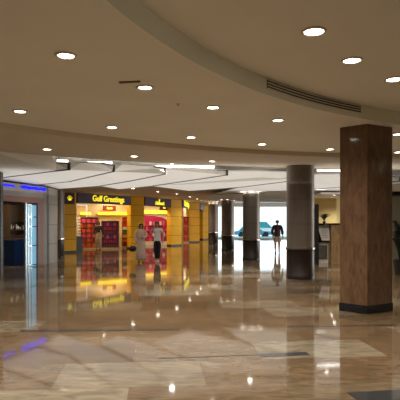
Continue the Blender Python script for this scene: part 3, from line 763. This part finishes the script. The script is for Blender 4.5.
for s in (-1.2, 1.2): MB().tube([(s, s*.12, .05), (s, s*.12, .56)], .008, 6).build('hanger', 'steel', lt)
ct = thing('stone_counter', 'tan stone clad counter with a black top left of the marble pillar', 'counter', (5.35, 20.0, 0))
MB().box(.20, .2, .76, .90, .8, 1.52).build('end_block', 'tan_marble', ct)
MB().box(-.62, .25, .40, .56, .6, .80).build('glass_case', 'board', ct)
MB().box(-.62, -.07, .44, .50, .02, .56).build('case_window', 'pale_glass' if 'pale_glass' in M else 'steel', ct)
MB().box(-.3, .22, 1.545, 1.85, .9, .05, bevel=.01).build('countertop', 'black', ct)
MB().box(-.62, .2, .86, .62, .74, .07).build('ledge', 'black', ct)
MB().box(-1.02, .2, .76, .16, .8, 1.52).build('side_panel', 'blackp', ct)
MB().box(-.62, .52, 1.2, .6, .04, .64).build('backboard', 'blackp', ct)
nb = thing('notice_board', 'grey slanted notice board leaning on the black counter ledge', 'sign', (4.77, 19.9, .895))
mb = MB(); b = mb.b
fr_ = [(.0, .0), (.30, .0), (.30, .60), (-.17, .60)]
lo = [b.verts.new((u, .03+z*.18, z)) for u, z in fr_]; hi = [b.verts.new((u, .06+z*.18, z)) for u, z in fr_]
b.faces.new(lo); b.faces.new(hi[::-1])
for i in range(4): b.faces.new((lo[i], lo[(i+1) % 4], hi[(i+1) % 4], hi[i]))
nbb = mb.build('board', 'board', nb)
ln = MB()
for k in range(6): ln.box(.11, .022+(.12+k*.07)*.18, .12+k*.07, .24-.03*(k % 3), .006, .012)
ln.build('printed_lines', 'ink', nbb)
# dark post beside the near column
tag(MB().box(4.46, 19.55, 1.15, .16, .16, 2.3, bevel=.01).build('black_post', 'blackp'), 'tall black post just right of the near round column', 'post')
def plant(x, y, z, hh, n, spread, potr, poth, label, leafm, seed, cat='plant'):
    t = thing('potted_plant', label, cat, (x, y, z)); rr = random.Random(seed)
    MB().lathe([(0, 0), (potr*.75, 0), (potr, poth), (potr*.9, poth), (potr*.85, poth-.02), (0, poth-.02)], n=24).build('pot', 'pot', t, 'auto')
    lf = MB(); b = lf.b
    for k in range(n):
        a = rr.uniform(0, 2*PI); out = spread*rr.uniform(.35, 1); h = hh*rr.uniform(.55, 1); w_ = .022*rr.uniform(.8, 1.4)*(1+hh)
        prev = None; S = 6
        for i in range(S+1):
            q = i/S; r = out*q**1.3; zz = poth-.03+h*(math.sin(q*PI*.62))
            c = Vector((math.cos(a)*r, math.sin(a)*r, zz)); sd = Vector((-math.sin(a), math.cos(a), 0))*w_*math.sin(PI*min(q*.9+.12, 1))
            cur = (b.verts.new(c-sd), b.verts.new(c+Vector((0, 0, -.006))), b.verts.new(c+sd))
            if prev:
                for j in (0, 1): b.faces.new((prev[j], prev[j+1], cur[j+1], cur[j]))
            prev = cur
    o = lf.build('leaves', leafm, t, True)
    m_ = o.modifiers.new('thickness', 'SOLIDIFY'); m_.thickness = .002
    return t
plant(4.93, 20.25, 1.57, .34, 34, .30, .07, .08, 'small spiky green plant on the black counter top', 'leaf', 4)
# right picture edge
thick_wall('wall_right_edge', (8.0, 22.0), (13, 22.0), 0, 2.75, .2, 'grey_wall', 'grey green wall at the right picture edge')
struct('trim_19', MB().wallseg((8.0, 21.9), (13, 21.9), 2.75, 2.95, .3), 'dark_strip', 'dark band above the grey green wall')
plant(6.16, 15.7, 0, 1.25, 90, .42, .22, .45, 'dark bushy plant in a black pot right of the marble pillar', 'leaf_dark', 9)

# ------------------------------------------------------------ people
def skin_mesh(V, E, root=0, lv=2):
    names = list(V); idx = {n: i for i, n in enumerate(names)}
    me = bpy.data.meshes.new('sk'); me.from_pydata([V[n][0] for n in names], [(idx[a], idx[b_]) for a, b_ in E], [])
    o = bpy.data.objects.new('sk', me); C.objects.link(o)
    m_ = o.modifiers.new('s', 'SKIN'); m_.use_smooth_shade = True; m_.branch_smoothing = .3
    s_ = o.modifiers.new('u', 'SUBSURF'); s_.levels = lv; s_.render_levels = lv
    sv = me.skin_vertices[0].data
    for i, n in enumerate(names):
        r = V[n][1]; sv[i].radius = r if isinstance(r, tuple) else (r, r)
        sv[i].use_root = (i == root)
    dg = bpy.context.evaluated_depsgraph_get(); dg.update()
    out = bpy.data.meshes.new_from_object(o.evaluated_get(dg)); bpy.data.objects.remove(o)
    return out
def mesh_obj(name, me, m, parent, label=None):
    me.materials.clear(); me.materials.append(M[m]); me.name = name
    for p_ in me.polygons: p_.use_smooth = True; p_.material_index = 0
    o = bpy.data.objects.new(name, me); C.objects.link(o); o.parent = parent
    if label: o['label'] = label
    return o
def lerp(a, b, t): return tuple(a[i]+(b[i]-a[i])*t for i in range(3))
def person(x, y, ht, rz, label, pose, gender='f', extras=None, skinm='skin'):
    t = thing('person', label, 'person', (x, y, 0), rz, None); s = ht/1.75; t.scale = (s, s, s)
    J = dict(pelvis=(0, 0, .94), waist=(0, 0, 1.08), chest=(0, 0, 1.29), top=(0, .01, 1.42), neck=(0, .005, 1.50), hb=(0, -.028, 1.565), hc=(0, -.015, 1.635), ht=(0, -.01, 1.68),
             shL=(-.165, 0, 1.41), shR=(.165, 0, 1.41), elL=(-.215, .02, 1.13), elR=(.215, .02, 1.13), wrL=(-.225, -.05, .89), wrR=(.225, -.05, .89),
             hipL=(-.085, 0, .90), hipR=(.085, 0, .90), knL=(-.095, -.01, .49), knR=(.095, -.01, .49), anL=(-.10, .02, .09), anR=(.10, .02, .09))
    fat = 1.22 if gender == 'm' else 1.0
    if gender == 'm': J['shL'] = (-.195, 0, 1.42); J['shR'] = (.195, 0, 1.42)
    J.update(pose)
    R = dict(pelvis=(.145, .105), waist=(.12, .09), chest=(.145, .10), top=(.10, .075), neck=.050, hb=(.050, .056), hc=(.084, .104), ht=(.06, .072),
             shL=.052, shR=.052, elL=.038, elR=.038, wrL=.025, wrR=.025, hipL=.085, hipR=.085, knL=.055*fat, knR=.055*fat, anL=.036*fat, anR=.036*fat)
    V = {k: (J[k], R[k]) for k in J if k in R}
    E = [('pelvis', 'waist'), ('waist', 'chest'), ('chest', 'top'), ('top', 'neck'), ('neck', 'hb'), ('hb', 'hc'), ('hc', 'ht'), ('top', 'shL'), ('top', 'shR'),
         ('shL', 'elL'), ('elL', 'wrL'), ('shR', 'elR'), ('elR', 'wrR'), ('pelvis', 'hipL'), ('pelvis', 'hipR'), ('hipL', 'knL'), ('knL', 'anL'), ('hipR', 'knR'), ('knR', 'anR')]
    # calf bulge
    for sd in 'LR':
        c = lerp(J['kn'+sd], J['an'+sd], .32); V['cf'+sd] = ((c[0], c[1]+.015, c[2]), .052*fat)
        E.remove(('kn'+sd, 'an'+sd)); E += [('kn'+sd, 'cf'+sd), ('cf'+sd, 'an'+sd)]
        toe = (J['an'+sd][0], J['an'+sd][1]-.15, J['an'+sd][2]-.055); V['ft'+sd] = (toe, (.04, .022)); E.append(('an'+sd, 'ft'+sd))
    body = skin_mesh(V, E)
    bb = bmesh.new(); bb.from_mesh(body); mb = MB(); mb.b.free(); mb.b = bb
    # palms, four fingers and a thumb, rooted inside each other
    for sd in 'LR':
        e, wv = Vector(J['el'+sd]), Vector(J['wr'+sd]); d = (wv-e).normalized()
        if 'hd'+sd in J: d = Vector(J['hd'+sd]).normalized()
        side = Vector((0, -1, 0)); side = (side-d*side.dot(d))
        if side.length < .2: side = Vector((1, 0, 0))-d*d.x
        side.normalize(); nrm = d.cross(side)
        if sd == 'L': nrm = -nrm
        # palm
        mb.tube([wv-d*.02, wv+d*.03, wv+d*.075, wv+d*.09], [.024, .036, .038, .030], 10)
        for k, ln_ in enumerate((.070, .078, .073, .058)):
            b0 = wv+d*.075+side*(.027-.018*k); c1 = b0+d*ln_*.5; c2 = c1+(d*.8+nrm*.45).normalized()*ln_*.5
            mb.tube([b0, c1, c2], [.0095, .0085, .0065], 6)
        b0 = wv+d*.025+side*.025; c1 = b0+(side*.8+d*.7).normalized()*.035; c2 = c1+(side*.35+d*.9).normalized()*.030
        mb.tube([b0, c1, c2], [.012, .010, .0075], 6)
    hc = Vector(J['hc'])
    mb.tube([hc+Vector((0, -.096, .02)), hc+Vector((0, -.118, -.012)), hc+Vector((0, -.096, -.022))], [.008, .013, .009], 8)   # nose
    for sx in (-1, 1): mb.ball(hc+Vector((sx*.092, .005, -.005)), (.010, .020, .030), 10)
    mb.mi = 1
    for sx in (-1, 1): mb.ball(hc+Vector((sx*.033, -.092, .012)), (.013, .008, .008), 8)
    mb.mi = 2
    mb.ball(hc+Vector((0, -.091, -.045)), (.023, .008, .006), 8)
    me = bpy.data.meshes.new('body'); mb.b.to_mesh(me); mb.b.free()
    for k in (skinm, 'eye', 'lip'): me.materials.append(M[k])
    for p_ in me.polygons: p_.use_smooth = True
    bo = bpy.data.objects.new('body', me); C.objects.link(bo); bo.parent = t
    return t, J, V
def sleeve_torso(J, name, m, parent, wid=1.14, sl=1.0, low=.93, loww=(.155, .115), label=None, loose=.012):
    V = dict(low=((0, 0, low), loww), waist=((0, 0, 1.08), (.125*wid, .10*wid)), chest=(J['chest'], (.155*wid*.97, .112*wid)), top=(J['top'], (.11, .082)), col=(lerp(J['top'], J['neck'], .5), (.062, .062)))
    E = [('low', 'waist'), ('waist', 'chest'), ('chest', 'top'), ('top', 'col')]
    for sd in 'LR':
        sh, el, wr = J['sh'+sd], J['el'+sd], J['wr'+sd]
        V['s'+sd] = (sh, .066+loose); E.append(('top', 's'+sd))
        e2 = lerp(sh, el, min(sl, 1)); V['e'+sd] = (e2, .050+loose); E.append(('s'+sd, 'e'+sd))
        if sl > 1: V['w'+sd] = (lerp(el, wr, min(sl-1, .95)), .034+loose); E.append(('e'+sd, 'w'+sd))
    return mesh_obj(name, skin_mesh(V, E, 1), m, parent, label)
def legwear(J, name, m, parent, to=.93, r0=.105, r1=.062, label=None):
    V = dict(b=((0, 0, 1.04), (.135, .108)), p=((0, 0, .95), (.155, .118))); E = [('b', 'p')]
    for sd in 'LR':
        V['h'+sd] = (J['hip'+sd], r0); E.append(('p', 'h'+sd))
        if to <= .5: V['k'+sd] = (lerp(J['hip'+sd], J['kn'+sd], to*2*.95), r0*.95); E.append(('h'+sd, 'k'+sd))
        else:
            V['k'+sd] = (J['kn'+sd], r0*.74); V['a'+sd] = (lerp(J['kn'+sd], J['an'+sd], (to-.5)*2*.98), r1); E += [('h'+sd, 'k'+sd), ('k'+sd, 'a'+sd)]
    return mesh_obj(name, skin_mesh(V, E, 1), m, parent, label)
def shoes(J, m, parent, heel=0):
    for sd in 'LR':
        a = J['an'+sd]; mb = MB()
        n = 7; ring = []
        prof = [(.055, .030, .05), (.045, .038, .085), (0, .036, .075), (-.06, .043, .055), (-.12, .046, .045), (-.165, .036, .038), (-.185, .015, .025)]
        b = mb.b; base = a[2]-.09
        for dy, w_, h_ in prof:
            ring.append([b.verts.new((a[0]+w_*math.cos(q)*1.0, a[1]+dy, max(base, base+h_*.5+h_*.5*math.sin(q)*1.05))) for q in [2*PI*k/10 for k in range(10)]])
        for p_, q_ in zip(ring, ring[1:]):
            for k in range(10): b.faces.new((p_[k], p_[(k+1) % 10], q_[(k+1) % 10], q_[k]))
        b.faces.new(ring[0][::-1]); b.faces.new(ring[-1])
        mb.build('shoe', m, parent, True)
def hair(J, m, parent, style):
    hc = Vector(J['hc']); mb = MB(); b = mb.b
    mb.ball(hc+Vector((0, .012, .012)), (.098, .118, .100), 24)
    for v in list(b.verts):
        p_ = v.co-hc
        lim = .028 if p_.y < -.02 else (-.045 if style == 'short' else -.2)
        if p_.y < -.02 and p_.z < .045 and abs(p_.x) < .07: v.co.y = hc.y-.02+(p_.y+.02)*.25
        if style == 'short' and p_.z < -.03: v.co.z = hc.z-.03+(p_.z+.03)*.3; v.co.y = max(v.co.y, hc.y+.01)
    if style == 'bob':
        mb.ball(hc+Vector((0, .045, -.06)), (.092, .066, .10), 20)
    if style == 'long':
        mb.tube([hc+Vector((0, .04, .02)), hc+Vector((0, .07, -.08)), hc+Vector((0, .085, -.19))], [.09, .088, .06], 14)
        for sx in (-1, 1): mb.tube([hc+Vector((sx*.055, -.01, .05)), hc+Vector((sx*.084, .0, -.04)), hc+Vector((sx*.08, .01, -.14))], [.03, .028, .018], 8)
    if style == 'bald': pass
    o = mb.build('hair', m, parent, True)
    return o

# woman in white with black trousers, hand raised to her mouth
p = at(157.3, 262, 0)
t, J, V = person(p.x, p.y, 1.64, -.12, 'woman in a white short sleeved top and black trousers, hand raised to her face',
    dict(elL=(-.27, -.07, 1.25), wrL=(-.12, -.15, 1.475), hdL=(.35, .0, .9), elR=(.265, .04, 1.14), wrR=(.255, -.05, .93), knR=(.075, -.03, .49), anR=(.05, -.02, .10), knL=(-.08, .0, .49), anL=(-.045, .06, .10)))
sleeve_torso(J, 'blouse', 'shirt_w', t, 1.22, .55, .90, (.180, .135), 'white blouse')
legwear(J, 'trousers', 'trouser', t, .97, .11, .068, 'black trousers'); shoes(J, 'shoe_w', t); hair(J, 'hair_b', t, 'bob')
# woman in long pinkish dress carrying a dark bag
p = at(141.0, 262.3, 0)
pw = p
t, J, V = person(p.x, p.y, 1.58, .1, 'woman in a long pinkish beige robe with dark hair, carrying a dark handbag',
    dict(elL=(-.23, .03, 1.14), wrL=(-.235, -.02, .90), elR=(.225, -.03, 1.15), wrR=(.10, -.17, 1.10), hdR=(-1, -.15, .05)))
robe = MB()
prof = [(.075, .05, 1.47), (.13, .085, 1.43), (.185, .115, 1.34), (.175, .12, 1.20), (.155, .11, 1.06), (.175, .13, .93), (.19, .14, .75), (.205, .155, .45), (.225, .175, .13), (.215, .165, .125)]
b = robe.b; rings = []
for rx, ry, z in prof:
    row = []
    for k in range(40):
        a = 2*PI*k/40; f = 1+.05*math.sin(a*9)*max(0, (1.0-z))
        row.append(b.verts.new((rx*f*math.cos(a), ry*f*math.sin(a), z)))
    rings.append(row)
for p_, q_ in zip(rings, rings[1:]):
    for k in range(40): b.faces.new((p_[k], p_[(k+1) % 40], q_[(k+1) % 40], q_[k]))
robe.build('robe', 'dress', t, True, 'long pinkish beige robe')
sl = skin_mesh(dict(a=(J['shL'], .072), b=(J['elL'], .062), c=(lerp(J['elL'], J['wrL'], .9), .058)), [('a', 'b'), ('b', 'c')], 0); mesh_obj('sleeve', sl, 'dress', t)
sl = skin_mesh(dict(a=(J['shR'], .072), b=(J['elR'], .062), c=(lerp(J['elR'], J['wrR'], .9), .056)), [('a', 'b'), ('b', 'c')], 0); mesh_obj('sleeve', sl, 'dress', t)
shoes(J, 'shoe', t); hair(J, 'hair', t, 'long')
s = 1.58/1.75
bag = thing('handbag', 'dark handbag hanging from the hand of the woman in the long robe', 'bag', (pw.x-.33, pw.y-.05, .44), .1)
mb = MB(); mb.ball((0, 0, .11), (.15, .06, .12), 20); mb.box(0, 0, .07, .24, .09, .12, bevel=.02); mb.build('pouch', 'blackp', bag, True)
MB().tube([(-.09, 0, .19), (-.06, 0, .30), (.04, 0, .345), (.08, 0, .29), (.09, 0, .19)], .008, 8).build('handle', 'blackp', bag, True)

# man in shorts walking in from the bright entrance
p = at(277.3, 253, 0)
t, J, V = person(p.x, p.y, 1.74, .05, 'man in a dark jacket, beige shorts and dark shoes walking in from the entrance',
    dict(elL=(-.27, .03, 1.15), wrL=(-.25, -.06, .90), elR=(.275, .03, 1.14), wrR=(.28, -.05, .89), knL=(-.11, -.04, .49), anL=(-.12, -.05, .09), knR=(.10, .0, .49), anR=(.11, .06, .10)), 'm')
sleeve_torso(J, 'jacket', 'jacket', t, 1.36, 1.7, .84, (.21, .16), 'dark open jacket', .03)
MB().box(0, -.158, 1.25, .075, .014, .34, bevel=.006).build('shirt_front', 'maroon', t, False, 'reddish shirt showing in the jacket opening')
legwear(J, 'shorts', 'shorts', t, .46, .125, .1, 'beige shorts'); shoes(J, 'shoe', t); hair(J, 'hair', t, 'short')
for sd in 'LR':
    a = J['an'+sd]
    MB().tube([(a[0], a[1]+.0, a[2]-.03), (a[0], a[1]+.003, a[2]+.11)], [.044, .046], 14).build('sock', 'shirt_w', t, True, 'white sock')
# shopper inside the yellow shop
p = at(98.2, 250.2, 0)
t, J, V = person(p.x, p.y, 1.70, .4, 'shopper in a grey open coat over a long beige skirt inside the yellow shop',
    dict(elL=(-.25, .02, 1.14), wrL=(-.26, -.06, .9), elR=(.26, .02, 1.14), wrR=(.27, -.08, .9)))
MB().lathe([(.12, 1.06), (.145, .95), (.16, .7), (.20, .2), (.195, .2)], n=32).build('skirt', 'shorts', t, True, 'long beige skirt')
sleeve_torso(J, 'coat', 'jacket_g', t, 1.22, 1.9, .80, (.19, .14), 'grey coat', .02)
shoes(J, 'shoe', t); hair(J, 'hair', t, 'long')
